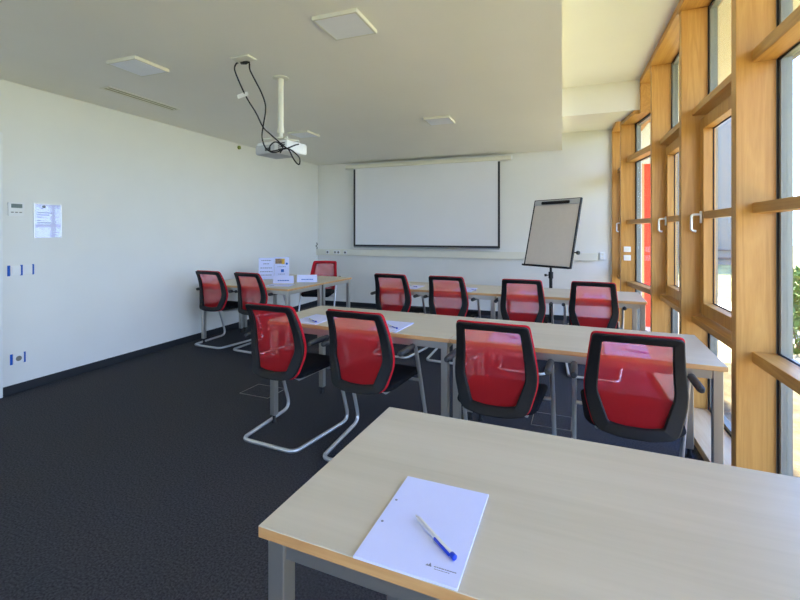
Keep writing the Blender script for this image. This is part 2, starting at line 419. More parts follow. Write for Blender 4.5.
def make_chair():
    t = thing('conference_chair', '', 'chair')
    bm = bmesh.new(); ring(bm, OUT, INN, -.026, .0); obj('back_frame', bm, M['black'], t, smooth=True, label='black plastic rear frame of the backrest')
    bm = bmesh.new(); ring(bm, OUT2, INN2, .001, .017, .005); obj('backrest_rim', bm, M['red'], t, smooth=True, label='red fabric rim')
    # mesh membrane
    bm = bmesh.new()
    rows = []
    NZ, NX = 14, 10
    loop = INN2
    for i in range(NZ + 1):
        z = .464 + (.884 - .464) * i / NZ
        # half width of opening at z, a little beyond so that it is held by the rim
        if z > .620: hw = .174 + (.152 - .174) * (z - .620) / (.884 - .620)
        else: hw = .122 + (.174 - .122) * (z - .466) / (.620 - .466)
        hw += .006
        rows.append([bm.verts.new((hw * (2 * k / NX - 1), yprof(z) - .03 * (1 - min(1, abs(hw * (2 * k / NX - 1)) / .22) ** 2) + .0022, z)) for k in range(NX + 1)])
    for a, b in zip(rows, rows[1:]):
        for k in range(NX): bm.faces.new((a[k], a[k + 1], b[k + 1], b[k]))
    obj('mesh_panel', bm, M['mesh'], t, smooth=True, label='see-through red mesh')
    # seat
    bm = bmesh.new()
    prof = [(-.5, .0), (-.42, .012), (-.25, .016), (0, .014), (.25, .016), (.38, .010), (.46, -.008), (.5, -.035)]
    def outline(s, inset=0):
        pts = []
        hw0, hw1, y0, y1, r = .215 - inset, .235 - inset, .10 + inset, .555 - inset, .06
        cs = [(-hw0, y0), (hw0, y0), (hw1, y1), (-hw1, y1)]
        for i, p in enumerate(cs):
            p = Vector(p); a = Vector(cs[i - 1]); b = Vector(cs[(i + 1) % 4])
            pa = p + (a - p).normalized() * r; pb = p + (b - p).normalized() * r
            pts += [pa * (1 - u) ** 2 + p * 2 * u * (1 - u) + pb * u * u for u in [k / 6 for k in range(7)]]
        return pts
    def zoff(y):
        f = (y - .33) / .46
        for (a, za), (b, zb) in zip(prof, prof[1:]):
            if f <= b: return za + (zb - za) * max(0, (f - a)) / (b - a)
        return prof[-1][1]
    L = [(.035, .424), (.008, .429), (0, .442), (.004, .458), (.016, .466), (.06, .468), (.13, .464)]
    vs = [[bm.verts.new((p.x, p.y, z + zoff(p.y))) for p in outline(0, ins)] for ins, z in L]
    nn = len(vs[0])
    for a, b in zip(vs, vs[1:]):
        for k in range(nn): bm.faces.new((a[k], a[(k + 1) % nn], b[(k + 1) % nn], b[k]))
    bm.faces.new(vs[0][::-1]); bm.faces.new(vs[-1])
    obj('seat', bm, M['fabric'], t, smooth=True)
    # steel sled base: one bent tube
    r = .0125
    right = [(.212, r, r), (.268, .565, r), (.265, .40, .50), (.265, .335, .668), (.265, .12, .668)]
    full = [(-x, y, z) for x, y, z in right[::-1]] + right
    rad = [0, .03, .05, .09, .06, .06, .09, .05, .03, 0]
    bm = bmesh.new(); tube(bm, fillet(full, rad, 7), r, 12)
    base = obj('sled_frame', bm, M['tube'], t, smooth=True)
    bm = bmesh.new()
    tube(bm, [(-.258, .425, .42), (.258, .425, .42)], .010, 10); tube(bm, [(-.16, .425, .418), (-.16, .13, .420), (-.12, .095, .455)], .009, 8); tube(bm, [(.16, .425, .418), (.16, .13, .420), (.12, .095, .455)], .009, 8)
    obj('seat_support', bm, M['tube'], t, smooth=True)
    for s in (-1, 1):
        bm = bmesh.new()
        p = [(s * .265, y, .669) for y in (.098, .102, .115, .20, .295, .303)]
        tube(bm, p, [.010, .015, .0175, .0185, .0175, .014], 14)
        obj('armrest', bm, M['armpad'], t, smooth=True)
    return t

R = math.radians
chairs = [
 ((-1.764, 2.272), -4.5, 'red mesh chair at left end of the middle table row', 'chairs at the middle row'),
 ((-1.147, 2.250), -3.6, 'second red mesh chair from the left along the middle table row', 'chairs at the middle row'),
 ((-.339, 2.208), -3.4, 'third red mesh chair from the left along the middle table row', 'chairs at the middle row'),
 ((.316, 2.186), -1.8, 'red mesh chair at right end of middle table row, beside the windows', 'chairs at the middle row'),
 ((-1.785, 4.40), -3.8, 'small distant red mesh chair at left end of the back table row', 'chairs at the back row'),
 ((-1.145, 4.38), -4.0, 'distant red mesh chair second from left along the back table row', 'chairs at the back row'),
 ((-.372, 4.34), -2.0, 'x', 'chairs at the back row'),
 ((.270, 4.36), -3.5, 'distant red mesh chair at right end of back table row, beside the windows', 'chairs at the back row'),
 ((-3.962, 3.994), -3.7, 'red mesh chair against the left wall at the table with signs', 'chairs at the sign table'),
 ((-3.370, 3.970), -6.5, 'red mesh chair at the table with signs, second from the left wall', 'chairs at the sign table'),
 ((-3.55, 6.07), 194.5, 'red chair facing the viewer in far left corner behind the table with signs', 'chairs at the sign table'),
]
chairs[6] = (chairs[6][0], chairs[6][1], 'distant red mesh chair third from left along the back table row', chairs[6][3])
c0 = make_chair()
for i, (p, rz, lab, grp) in enumerate(chairs):
    if i == 0:
        c0.location = (*p, 0); c0.rotation_euler = (0, 0, R(rz)); c0['label'] = lab; c0['group'] = grp
    else:
        dup(c0, (*p, 0), R(rz), lab, grp)

# ------------------------------------------------------------------ tables  (origin: front left corner at the floor)
TW, TD, TH = 1.358, .69, .74
def make_table():
    t = thing('conference_table', '', 'table')
    bm = bmesh.new()
    box(bm, 0, TW, 0, TD, TH - .025, TH, bev=.0015)
    for f in bm.faces:
        f.material_index = 0 if abs(f.calc_center_median().z - TH) < .0012 else 1
    obj('table_top', bm, [M['maple'], M['edge']], t)
    bm = bmesh.new(); i = .014; a = .042
    z0, z1 = TH - .025 - .045, TH - .025
    box(bm, i + a, TW - i - a, i + .006, i + .032, z0, z1, bev=.002); box(bm, i + a, TW - i - a, TD - i - .032, TD - i - .006, z0, z1, bev=.002)
    box(bm, i + .006, i + .032, i + a, TD - i - a, z0, z1, bev=.002); box(bm, TW - i - .032, TW - i - .006, i + a, TD - i - a, z0, z1, bev=.002)
    obj('apron_frame', bm, M['silver'], t)
    for (x, y) in ((i, i), (TW - i - a, i), (i, TD - i - a), (TW - i - a, TD - i - a)):
        l = obj('leg', one_box(x, x + a, y, y + a, .055, z1, bev=.003), M['silver'], t)
        bm = bmesh.new(); cx, cy = x + a / 2, y + a / 2
        tube(bm, [(cx, cy, 0), (cx, cy, .010), (cx, cy, .018), (cx, cy, .0545)], [.017, .017, .011, .011], 14)
        obj('levelling_foot', bm, M['black'], l, smooth=True)
    return t
def along(p, ang, d, e=0):
    c, s = math.cos(R(ang)), math.sin(R(ang))
    return (p[0] + c * d - s * e, p[1] + s * d + c * e, 0)
T1, T2, T3, T4 = (-.615, .767), (-1.985, 2.572), (-1.993, 4.545), (-4.200, 4.135)
A1, A2, A3, A4 = -2.3, -2.75, -2.0, -3.5
ta = make_table()
tabs = [(along(T1, A1, 0), A1, 'large maple table closest to the viewer in the foreground'),
 (along(T2, A2, 0), A2, 'left maple table of the middle row, behind the foreground table'),
 (along(T2, A2, TW + .004), A2, 'right maple table of the middle row, its end near the windows'),
 (along(T3, A3, 0), A3, 'left maple table of the back row, furthest from the windows'),
 (along(T3, A3, TW + .004), A3, 'right maple table of the back row, in front of the flip chart'),
 (along(T4, A4, 0), A4, 'near maple table of the pair by the left wall, closest to the two chairs'),
 (along(T4, A4, 0, TD + .004), A4, 'far maple table of the pair by the left wall, in front of the corner chair')]
for i, (loc, a, lab) in enumerate(tabs):
    if i == 0: ta.location = loc; ta.rotation_euler = (0, 0, R(a)); ta['label'] = lab
    else: dup(ta, loc, R(a), lab, ['', 'tables of the middle row', 'tables of the middle row', 'tables of the back row', 'tables of the back row', 'tables by the left wall', 'tables by the left wall'][i])

# ------------------------------------------------------------------ note pads and pens
def make_pad():
    t = thing('notepad', '', 'notepad')
    w, h = .208, .297
    obj('paper_block', one_box(-w / 2, w / 2, -h / 2, h / 2, 0, .005, bev=.0006), M['paper'], t)
    for y in (.045, -.035):
        bm = bmesh.new(); tube(bm, [(-w / 2 + .011, y, .0050), (-w / 2 + .011, y, .0054)], .003, 12)
        obj('punch_hole', bm, M['ink'], t)
    bm = bmesh.new()
    def tri(a, b, c, z0, z1):
        lo = [bm.verts.new((*p, z0)) for p in (a, b, c)]; hi = [bm.verts.new((*p, z1)) for p in (a, b, c)]
        bm.faces.new(lo[::-1]); bm.faces.new(hi)
        for k in range(3): bm.faces.new((lo[k], lo[(k + 1) % 3], hi[(k + 1) % 3], hi[k]))
    x, y = .034, -.118
    tri((x, y), (x + .006, y), (x + .003, y + .005), .005, .0053); tri((x + .004, y), (x + .012, y), (x + .008, y + .009), .005, .0053)
    obj('logo', bm, M['ink'], t)
    bm = bmesh.new(); u = x + .016
    for k in range(9):
        L = (.005, .003, .004, .006, .003, .004, .005, .003, .004)[k]
        if u + L > .098: break
        box(bm, u, u + L, y + .0015, y + .0035, .005, .0053); u += L + .0008
    u = x + .018
    for k in range(7):
        L = (.004, .003, .003, .005, .003, .004, .003)[k]
        box(bm, u, u + L, y - .0035, y - .0023, .005, .0053); u += L + .0008
    obj('printed_line', bm, M['ink'], t)
    return t
def make_pen():
    t = thing('ballpoint_pen', '', 'pen')       # lies along +x, tail (clip) at 0, tip button at .138
    r = .0055
    bm = bmesh.new(); tube(bm, [(0.004, 0, r), (.010, 0, r), (.10, 0, r), (.128, 0, r)], [.0035, r * .85, r * .85, r * .8], 12)
    obj('barrel', bm, M['white'], t, smooth=True)
    bm = bmesh.new(); tube(bm, [(.126, 0, r), (.128, 0, r), (.138, 0, r), (.140, 0, r)], [.004, r, r, .003], 12)
    obj('cap', bm, M['blue'], t, smooth=True, label='blue end')
    bm = bmesh.new(); box(bm, .075, .128, -.0075, -.0035, r - .002, r + .003, bev=.001)
    obj('clip', bm, M['blue'], t, label='blue clip')
    bm = bmesh.new(); box(bm, .0, .075, -.0045, -.0015, r + .001, r + .0052, bev=.0008)
    obj('push_button', bm, M['handle'], t, label='grey upper clip')
    return t
where = ['', 'on the middle row, leftmost of its four', 'on the middle row, second of four from left', 'on the middle row, third of four from left', 'on the middle row, nearest the windows',
 'on the back row, leftmost of its four', 'on the back row, second of four from left', 'on the back row, third of four from left', 'on the back row, nearest the windows']
pads = [((-.273, .901), -1.5), ((-1.675, 2.722), -4), ((-1.075, 2.700), -3), ((-.300, 2.685), -3), ((.322, 2.615), -4), ((-1.62, 4.715), -3), ((-1.00, 4.715), -3), ((-.325, 4.72), -3), ((.300, 4.68), -3)]
pens = [((-.298, .901), (-.192, .812)), ((-1.715, 2.70), (-1.61, 2.62)), ((-1.105, 2.71), (-1.003, 2.62)), ((-.361, 2.69), (-.243, 2.62)), ((.285, 2.60), (.406, 2.535)),
 ((-1.66, 4.76), (-1.55, 4.68)), ((-.98, 4.72), (-.87, 4.64)), ((-.35, 4.78), (-.24, 4.70)), ((.25, 4.72), (.36, 4.65))]
pd = make_pad(); pn = make_pen()
for i, (p, a) in enumerate(pads):
    lab = 'white notepad with small grey logo on the foreground table' if i == 0 else 'white notepad ' + where[i]
    plab = 'white and blue ballpoint pen on the foreground notepad' if i == 0 else 'pen lying on the notepad ' + where[i]
    grp = [None, 'notepads on the middle row', 'notepads on the back row'][0 if i == 0 else 1 if i < 5 else 2]
    if i == 0: pd.location = (*p, TH); pd.rotation_euler = (0, 0, R(a)); pd['label'] = lab
    else: dup(pd, (*p, TH), R(a), lab, grp)
    (x0, y0), (x1, y1) = pens[i]; ang = math.atan2(y1 - y0, x1 - x0)
    if i == 0: pn.location = (x0, y0, TH + .0051); pn.rotation_euler = (0, 0, ang); pn['label'] = plab
    else: dup(pn, (x0, y0, TH + .0051), ang, plab, grp.replace('notepads', 'pens'))

# ------------------------------------------------------------------ things on the table by the left wall
def text_lines(bm, x0, x1, zs, y, h=.006, seed=1, dy=-.0006):
    rnd = random.Random(seed)
    for z, ln in zs:
        w = (x1 - x0) * ln; u = (x0 + x1) / 2 - w / 2; e = u + w
        while u < e - .006:
            L = min(rnd.uniform(.010, .028), e - u)
            box(bm, u, u + L, y + dy, y, z, z + h); u += L + .005
def sign(name, label, loc, rz, kind):
    t = thing(name, label, 'sign', loc, rz)
    w, h = .205, .29
    bm = bmesh.new(); box(bm, -w / 2, w / 2, -.03, .045, 0, .003); box(bm, -w / 2, w / 2, -.003, 0.0, .003, h + .004)
    obj('acrylic_stand', bm, M['glass'], t)
    obj('sheet', one_box(-w / 2 + .003, w / 2 - .003, -.0052, -.0032, .004, h), M['paper'], t)
    bm = bmesh.new()
    if kind == 0:
        text_lines(bm, -.085, .085, [(.25, .75), (.205, .5), (.15, .9), (.10, .95), (.055, .8)], -.0052, .010, 3)
        obj('printed_text', bm, M['ink'], t)
    else:
        obj('picture', one_box(-.085, .0, -.0058, -.0052, .20, .27), M['photo_a'], t)
        obj('picture', one_box(.0, .04, -.0058, -.0052, .195, .268), M['photo_b'], t)
        tube(bm, [(.068, -.0052, .20), (.068, -.0060, .20)], .016, 20); box(bm, -.01, .03, -.0058, -.0052, .085, .125)
        obj('blue_emblem', bm, M['photo_c'], t)
        bm = bmesh.new(); text_lines(bm, -.08, .08, [(.155, .7), (.055, .6)], -.0052, .007, 8)
        obj('printed_text', bm, M['ink'], t)
    return t
sign('sign_holder', 'upright white sign with lines of grey text, left on table by the wall', (-3.70, 4.78, TH), R(28), 0)
sign('sign_holder', 'upright sign with brown picture and blue dot, right of the text sign', (-3.60, 4.98, TH), R(28), 1)
def tent(label, loc, rz, seed):
    t = thing('name_card', label, 'name card', loc, rz, 'name cards on the sign table')
    w, h, dp = .25, .092, .05
    bm = bmesh.new()
    pts = [(-dp / 2, 0), (0, h), (dp / 2, 0), (dp / 2 - .002, 0), (0, h - .004), (-dp / 2 + .002, 0)]
    a = [bm.verts.new((-w / 2, y, z)) for y, z in pts]; b = [bm.verts.new((w / 2, y, z)) for y, z in pts]
    for q in ((0, 1, 4, 5), (1, 2, 3, 4)):
        bm.faces.new([a[i] for i in q]); bm.faces.new([b[i] for i in q])
    for k in range(6): bm.faces.new((a[k], a[(k + 1) % 6], b[(k + 1) % 6], b[k]))
    obj('folded_card', bm, M['paper'], t)
    bm = bmesh.new(); ang = math.atan2(dp / 2, h)
    text_lines(bm, -.08, .09, [(.030, .85)], -.0002, .012, seed)
    mt = Matrix.Translation((0, -dp / 2, 0)) @ Matrix.Rotation(-ang, 4, 'X')
    bmesh.ops.transform(bm, matrix=mt, verts=bm.verts[:])
    obj('name_text', bm, M['photo_c'], t)
tent('white folded name card on the table by the left wall, nearer the signs', (-3.235, 4.51, TH), R(22), 5)
tent('white folded name card right of the other one, nearer the corner chair', (-3.03, 4.72, TH), R(24), 9)
t = thing('paper_sheet', 'flat white sheet lying in front of the folded name cards', 'paper', (-3.14, 4.31, TH), R(14))
obj('sheet', one_box(-.145, .145, -.10, .10, 0, .002), M['paper'], t)
obj('printed_mark', one_box(-.12, -.06, -.05, -.02, .002, .0024), M['ink'], t)

# ------------------------------------------------------------------ projection screen, wall duct, flip chart
t = thing('projection_screen', 'pull-down projection screen with black border on the back wall', 'projection screen', (0, 0, 0))
bm = bmesh.new(); box(bm, -3.71, -.76, 7.045, 7.125, 2.528, 2.592, bev=.008)
obj('case', bm, M['cream'], t)
bm = bmesh.new(); box(bm, -3.725, -3.708, 7.04, 7.13, 2.522, 2.598, bev=.006); box(bm, -.762, -.745, 7.04, 7.13, 2.522, 2.598, bev=.006)
box(bm, -3.4, -3.34, 7.12, 7.199, 2.55, 2.58); box(bm, -1.13, -1.07, 7.12, 7.199, 2.55, 2.58)
obj('end_cap', bm, M['white'], t)
X0, X1, Z0, Z1 = -3.56, -.935, 1.112, 2.545
obj('canvas', one_box(X0, X1, 7.084, 7.086, Z0, Z1), M['screen'], t)
bm = bmesh.new()
box(bm, X0, X0 + .035, 7.0825, 7.0838, Z0, Z1 - .03); box(bm, X1 - .035, X1, 7.0825, 7.0838, Z0, Z1 - .03); box(bm, X0 + .035, X1 - .035, 7.0825, 7.0838, Z0, Z0 + .035)
obj('border', bm, M['border'], t)
bm = bmesh.new(); tube(bm, [(X0 + .01, 7.085, Z0 - .008), (X1 - .01, 7.085, Z0 - .008)], .011, 12)
obj('weight_bar', bm, M['greymetal'], t, smooth=True)

t = thing('cable_duct', 'long cream cable duct with sockets along the back wall', 'cable duct', (0, 0, 0))
obj('channel', one_box(XL, .50, 7.135, YB, .940, 1.055, bev=.004), M['cream'], t)
for x in (-4.13, -3.97, -3.90, -3.76):
    bm = bmesh.new(); box(bm, x - .034, x + .034, 7.128, 7.136, .963, 1.031, bev=.003)
    s = obj('socket', bm, M['white'], t)
    bm = bmesh.new(); tube(bm, [(x, 7.1285, .997), (x, 7.1268, .997)], .020, 18); obj('socket_well', bm, M['grille'] if x > -3.8 or x < -4.1 else M['alu'], s)
t = thing('wall_socket', 'double white wall socket right of the cable duct end', 'socket', (.57, YB, .955))
bm = bmesh.new(); box(bm, -.035, .035, -.045, 0, 0, .11, bev=.005); obj('housing', bm, M['white'], t)
bm = bmesh.new(); tube(bm, [(0, -.0452, .03), (0, -.047, .03)], .017, 16); tube(bm, [(0, -.0452, .08), (0, -.047, .08)], .017, 16); obj('socket_well', bm, M['cream'], t)
bm = bmesh.new(); tube(bm, spline([(XL + .012, 7.12, 1.17), (XL + .035, 7.12, 1.14), (XL + .015, 7.10, 1.11), (XL + .05, 7.09, 1.08), (XL + .02, 7.12, 1.056)], 8), .006, 8)
o = obj('wall_cable', bm, M['black'], smooth=True); tag(o, 'short loose black cable loop in the corner above the duct', 'cable')

# flip chart: board points towards the room, leaning back
t = thing('flip_chart', 'tall flip chart easel with blank grey board by the back wall', 'flip chart', (0, 0, 0))
a, tl, w, h = -.613, .257, .68, .87
cx, cy, cz = -.184, 5.60, .947
rr = Vector((math.cos(a), math.sin(a), 0)); nn = Vector((-math.sin(a), math.cos(a), 0)); uu = Vector((0, 0, math.cos(tl))) + nn * math.sin(tl); bb = rr.cross(uu)
mt = Matrix(((rr.x, uu.x, -bb.x, cx), (rr.y, uu.y, -bb.y, cy), (rr.z, uu.z, -bb.z, cz), (0, 0, 0, 1)))   # local: x right, y up, z away
if mt.to_3x3() @ Vector((0, 0, 1)) @ nn < 0:
    mt = Matrix(((rr.x, uu.x, bb.x, cx), (rr.y, uu.y, bb.y, cy), (rr.z, uu.z, bb.z, cz), (0, 0, 0, 1)))
def lb(name, mat, boxes, bev=.002):
    bm = bmesh.new()
    for b in boxes: box(bm, *b, bev=bev)
    bmesh.ops.transform(bm, matrix=mt, verts=bm.verts[:]); return obj(name, bm, mat, t)
lb('board', M['board'], [(-w / 2 + .012, w / 2 - .012, .012, h - .012, 0, .018)])
lb('board_frame', M['black'], [(-w / 2, -w / 2 + .016, 0, h, -.006, .024), (w / 2 - .016, w / 2, 0, h, -.006, .024), (-w / 2 + .016, w / 2 - .016, 0, .016, -.006, .024), (-w / 2 + .016, w / 2 - .016, h - .008, h, -.006, .024)])
lb('header_bar', M['lightgrey'], [(-w / 2 + .016, w / 2 - .016, h - .075, h - .010, -.010, .0)])
lb('paper_clamp', M['black'], [(-.21, .20, h - .070, h - .030, -.034, -.010)], .012)
lb('pen_tray', M['black'], [(-w / 2, w / 2 - .02, -.008, .012, -.045, -.006)])
bm = bmesh.new()
P0 = mt @ Vector((0, .12, .03)); base = Vector((P0.x + .02, P0.y + .03, 0))
tube(bm, [(base.x, base.y, .10), (base.x, base.y, .86)], .020, 14); tube(bm, [(base.x, base.y, .86), (base.x, base.y, 1.25)], .015, 14)
tube(bm, [(base.x, base.y, .80), (base.x, base.y, .88)], .028, 14)
obj('pole', bm, M['black'], t, smooth=True)
for k in range(3):
    an = R(80 + 120 * k); q = Vector((math.cos(an), math.sin(an), 0))
    bm = bmesh.new(); tube(bm, [base + Vector((0, 0, .13)) + q * .015, base + q * .38 + Vector((0, 0, .012))], .011, 10)
    obj('foot', bm, M['black'], t, smooth=True)
bm = bmesh.new(); tube(bm, [mt @ Vector((w / 2, .20, .03)), mt @ Vector((w / 2 + .03, .20, .03)), mt @ Vector((w / 2 + .032, .20, .03)), mt @ Vector((w / 2 + .055, .20, .03))], [.008, .008, .024, .024], 12)
obj('clamp_knob', bm, M['black'], t, smooth=True)
bm = bmesh.new(); tube(bm, [(base.x, base.y, .84), (base.x - .05, base.y - .02, .84), (base.x - .052, base.y - .02, .84), (base.x - .07, base.y - .028, .84)], [.006, .006, .016, .016], 12)
obj('clamp_knob', bm, M['black'], t, smooth=True)
bm = bmesh.new(); tube(bm, [mt @ Vector((0, .45, .02)), (base.x, base.y, 1.24)], .012, 10)
obj('tilt_bracket', bm, M['black'], t, smooth=True)

# ------------------------------------------------------------------ ceiling fittings
def lamp(label, x, y):
    t = thing('ceiling_lamp', label, 'ceiling lamp', (x, y, HC), 0, 'square ceiling lamps')
    bm = bmesh.new(); s = .147
    box(bm, -s, s, -s, -s + .014, -.024, 0, bev=.002); box(bm, -s, s, s - .014, s, -.024, 0, bev=.002); box(bm, -s, -s + .014, -s + .014, s - .014, -.024, 0, bev=.002); box(bm, s - .014, s, -s + .014, s - .014, -.024, 0, bev=.002)
    obj('frame', bm, M['cream'], t)
    obj('diffuser', one_box(-s + .013, s - .013, -s + .013, s - .013, -.023, -.001), M['diffuser'], t)
lamp('square flat ceiling lamp nearest the viewer, upper middle of the ceiling', -1.240, 2.356)
lamp('square flat ceiling lamp nearest the left wall beside the slot vent', -3.03, 2.39)
lamp('small distant square ceiling lamp in front of the projection screen', -1.303, 4.75)
lamp('small distant square ceiling lamp partly hidden behind the projector', -3.13, 4.80)
t = thing('slot_vent', 'long narrow cream slot vent in the ceiling by the left wall', 'vent', (-3.765, 3.02, HC))
bm = bmesh.new()
box(bm, -.06, -.042, -.38, .38, -.006, 0); box(bm, .042, .06, -.38, .38, -.006, 0); box(bm, -.042, .042, -.38, -.362, -.006, 0); box(bm, -.042, .042, .362, .38, -.006, 0); box(bm, -.006, .006, -.362, .362, -.005, 0)
obj('frame', bm, M['cream'], t)
obj('slot', one_box(-.042, .042, -.362, .362, -.002, 0), M['slot'], t)

t = thing('cable_outlet', 'small cream cable outlet box on the ceiling above the projector cables', 'outlet', (-2.165, 2.56, HC))
obj('box', one_box(-.10, .06, -.05, .05, -.014, 0, bev=.005), M['cream'], t)
t = thing('projector_mount', 'white ceiling pole holding the projector', 'mount', (-2.178, 3.0, HC))
bm = bmesh.new(); tube(bm, [(0, 0, 0), (0, 0, -.006), (0, 0, -.009)], [.065, .065, .03], 24); obj('ceiling_plate', bm, M['cream'], t, smooth=True)
bm = bmesh.new(); tube(bm, [(0, 0, -.012), (0, 0, -.44)], .024, 18); obj('pole', bm, M['cream'], t, smooth=True)
bm = bmesh.new(); tube(bm, [(0, 0, -.42), (0, 0, -.46)], .028, 18); tube(bm, [(0, 0, -.46), (0, 0, -.50)], .016, 12); box(bm, -.05, .05, -.05, .05, -.512, -.497, bev=.003)
obj('coupling', bm, M['cream'], t, smooth=True)
bm = bmesh.new()
for sx in (-1, 1):
    for sy in (-1, 1): tube(bm, [(sx * .02, sy * .02, -.505), (sx * .12, sy * .08, -.512), (sx * .12, sy * .08, -.53)], .007, 8)
obj('bracket_arm', bm, M['cream'], t, smooth=True)
t = thing('projector', 'white and grey projector hanging from the ceiling pole', 'projector', (-2.178, 3.0, 2.0), R(-7))
bm = bmesh.new(); box(bm, -.165, .165, -.11, .14, .012, .108, bev=.018); obj('housing', bm, M['white'], t, smooth=True)
bm = bmesh.new(); box(bm, -.172, .04, -.116, .13, .006, .085, bev=.016); obj('side_cover', bm, M['lightgrey'], t, smooth=True, label='grey cover on the left side')
bm = bmesh.new()
for k in range(4): box(bm, .075, .145, -.1125, -.108, .032 + .015 * k, .040 + .015 * k)
box(bm, -.06, .0, -.1185, -.112, .03, .055)
obj('vent_grille', bm, M['grille'], t)
bm = bmesh.new(); tube(bm, [(-.09, .13, .06), (-.09, .165, .06), (-.09, .166, .06), (-.09, .15, .06)], [.042, .04, .03, .028], 20); obj('lens', bm, M['black'], t, smooth=True)
c1 = [(-2.16, 2.592, 2.642), (-2.20, 2.595, 2.640), (-2.26, 2.60, 2.642), (-2.295, 2.61, 2.640), (-2.319, 2.62, 2.615), (-2.323, 2.64, 2.577), (-2.284, 2.66, 2.472), (-2.261, 2.7, 2.39), (-2.226, 2.75, 2.3), (-2.192, 2.79, 2.197), (-2.133, 2.8, 2.14), (-2.066, 2.81, 2.082), (-2.002, 2.81, 2.031), (-1.965, 2.81, 2.005), (-1.922, 2.8, 1.94), (-1.886, 2.8, 1.896), (-1.864, 2.8, 1.891), (-1.864, 2.8, 1.936), (-1.904, 2.8, 1.977), (-1.972, 2.82, 2.015), (-2.034, 2.83, 2.021), (-2.068, 2.84, 1.995)]
c2 = [(-2.168, 2.6, 2.640), (-2.174, 2.612, 2.620), (-2.184, 2.63, 2.586), (-2.163, 2.66, 2.518), (-2.139, 2.7, 2.438), (-2.126, 2.73, 2.361), (-2.137, 2.75, 2.299), (-2.184, 2.78, 2.194), (-2.193, 2.78, 2.117), (-2.165, 2.78, 2.037), (-2.109, 2.78, 1.994), (-2.053, 2.78, 1.991), (-2.006, 2.79, 2.012), (-2.04, 2.8, 2.055), (-2.087, 2.8, 2.074), (-2.133, 2.8, 2.046), (-2.141, 2.81, 2.009), (-2.073, 2.82, 2.014), (-1.981, 2.82, 2.024), (-1.927, 2.83, 2.043), (-1.911, 2.86, 2.055)]
t = thing('projector_cable', 'black cable with plug and white tag, left one hanging to the projector', 'cable', (0, 0, 0))
bm = bmesh.new(); tube(bm, spline(c1, 5), .0055, 8); obj('cord', bm, M['black'], t, smooth=True)
bm = bmesh.new(); tube(bm, [(-2.245, 2.60, 2.641), (-2.235, 2.60, 2.636), (-2.19, 2.592, 2.628), (-2.17, 2.59, 2.628)], [.007, .013, .014, .008], 12); obj('plug', bm, M['black'], t, smooth=True)
bm = bmesh.new(); q = box(bm, -.055, .03, -.003, .003, -.016, .016, mat=Matrix.Translation((-2.275, 2.675, 2.425)) @ Matrix.Rotation(R(-18), 4, 'Y') @ Matrix.Rotation(R(15), 4, 'Z')); obj('tag', bm, M['white'], t, label='small white tag')
t = thing('projector_cable', 'plain black cable, right one hanging from the ceiling outlet to the projector', 'cable', (0, 0, 0))
bm = bmesh.new(); tube(bm, spline(c2, 5), .0055, 8); obj('cord', bm, M['black'], t, smooth=True)

# ------------------------------------------------------------------ things on the left wall
t = thing('room_thermostat', 'white wall thermostat with grey display on left wall', 'thermostat', (XL, 2.305, 1.569), 0)
obj('housing', one_box(0, .014, -.058, .058, -.058, .058, bev=.003), M['white'], t)
obj('display', one_box(.014, .0155, -.038, .042, .012, .046), M['lcd'], t)
bm = bmesh.new()
for k in range(3): box(bm, .014, .0155, -.04 + .03 * k, -.02 + .03 * k, -.03, -.022)
obj('buttons', bm, M['alu'], t)
t = thing('picture_frame', 'glossy framed notice sheet on left wall, right of the thermostat', 'frame', (XL, 2.55, 1.475), 0)
w2, h2 = .113, .155
bm = bmesh.new(); box(bm, 0, .016, -w2, -w2 + .008, -h2, h2, bev=.001); box(bm, 0, .016, w2 - .008, w2, -h2, h2, bev=.001); box(bm, 0, .016, -w2 + .008, w2 - .008, -h2, -h2 + .008, bev=.001); box(bm, 0, .016, -w2 + .008, w2 - .008, h2 - .008, h2, bev=.001)
obj('rim', bm, M['handle'], t)
obj('sheet', one_box(.002, .008, -w2 + .008, w2 - .008, -h2 + .008, h2 - .008), M['paper'], t)
bm = bmesh.new()
for z, l0, l1 in ((.125, -.05, -.02), (.11, -.06, -.04), (.07, -.085, .03), (.05, -.085, .01), (.03, -.085, -.05), (.0, -.085, -.06), (-.02, -.085, .02)): box(bm, .008, .0085, l0, l1, z, z + .006)
box(bm, .008, .0085, -.045, -.02, .115, .138)
obj('printed_text', bm, M['inkdark'], t)
def gl():
    m, nt, b = newmat('acrylic_cover'); nt.nodes.remove(b); out = nt.nodes['Material Output']
    tr = nt.nodes.new('ShaderNodeBsdfTransparent'); g = nt.nodes.new('ShaderNodeBsdfGlossy'); g.inputs['Roughness'].default_value = .03
    fr = facing(nt, .035, 1.0)
    mx = nt.nodes.new('ShaderNodeMixShader'); nt.links.new(fr.outputs[0], mx.inputs[0]); nt.links.new(tr.outputs[0], mx.inputs[1]); nt.links.new(g.outputs[0], mx.inputs[2]); nt.links.new(mx.outputs[0], out.inputs[0]); return m
obj('cover', one_box(.010, .013, -w2 + .008, w2 - .008, -h2 + .008, h2 - .008), gl(), t)
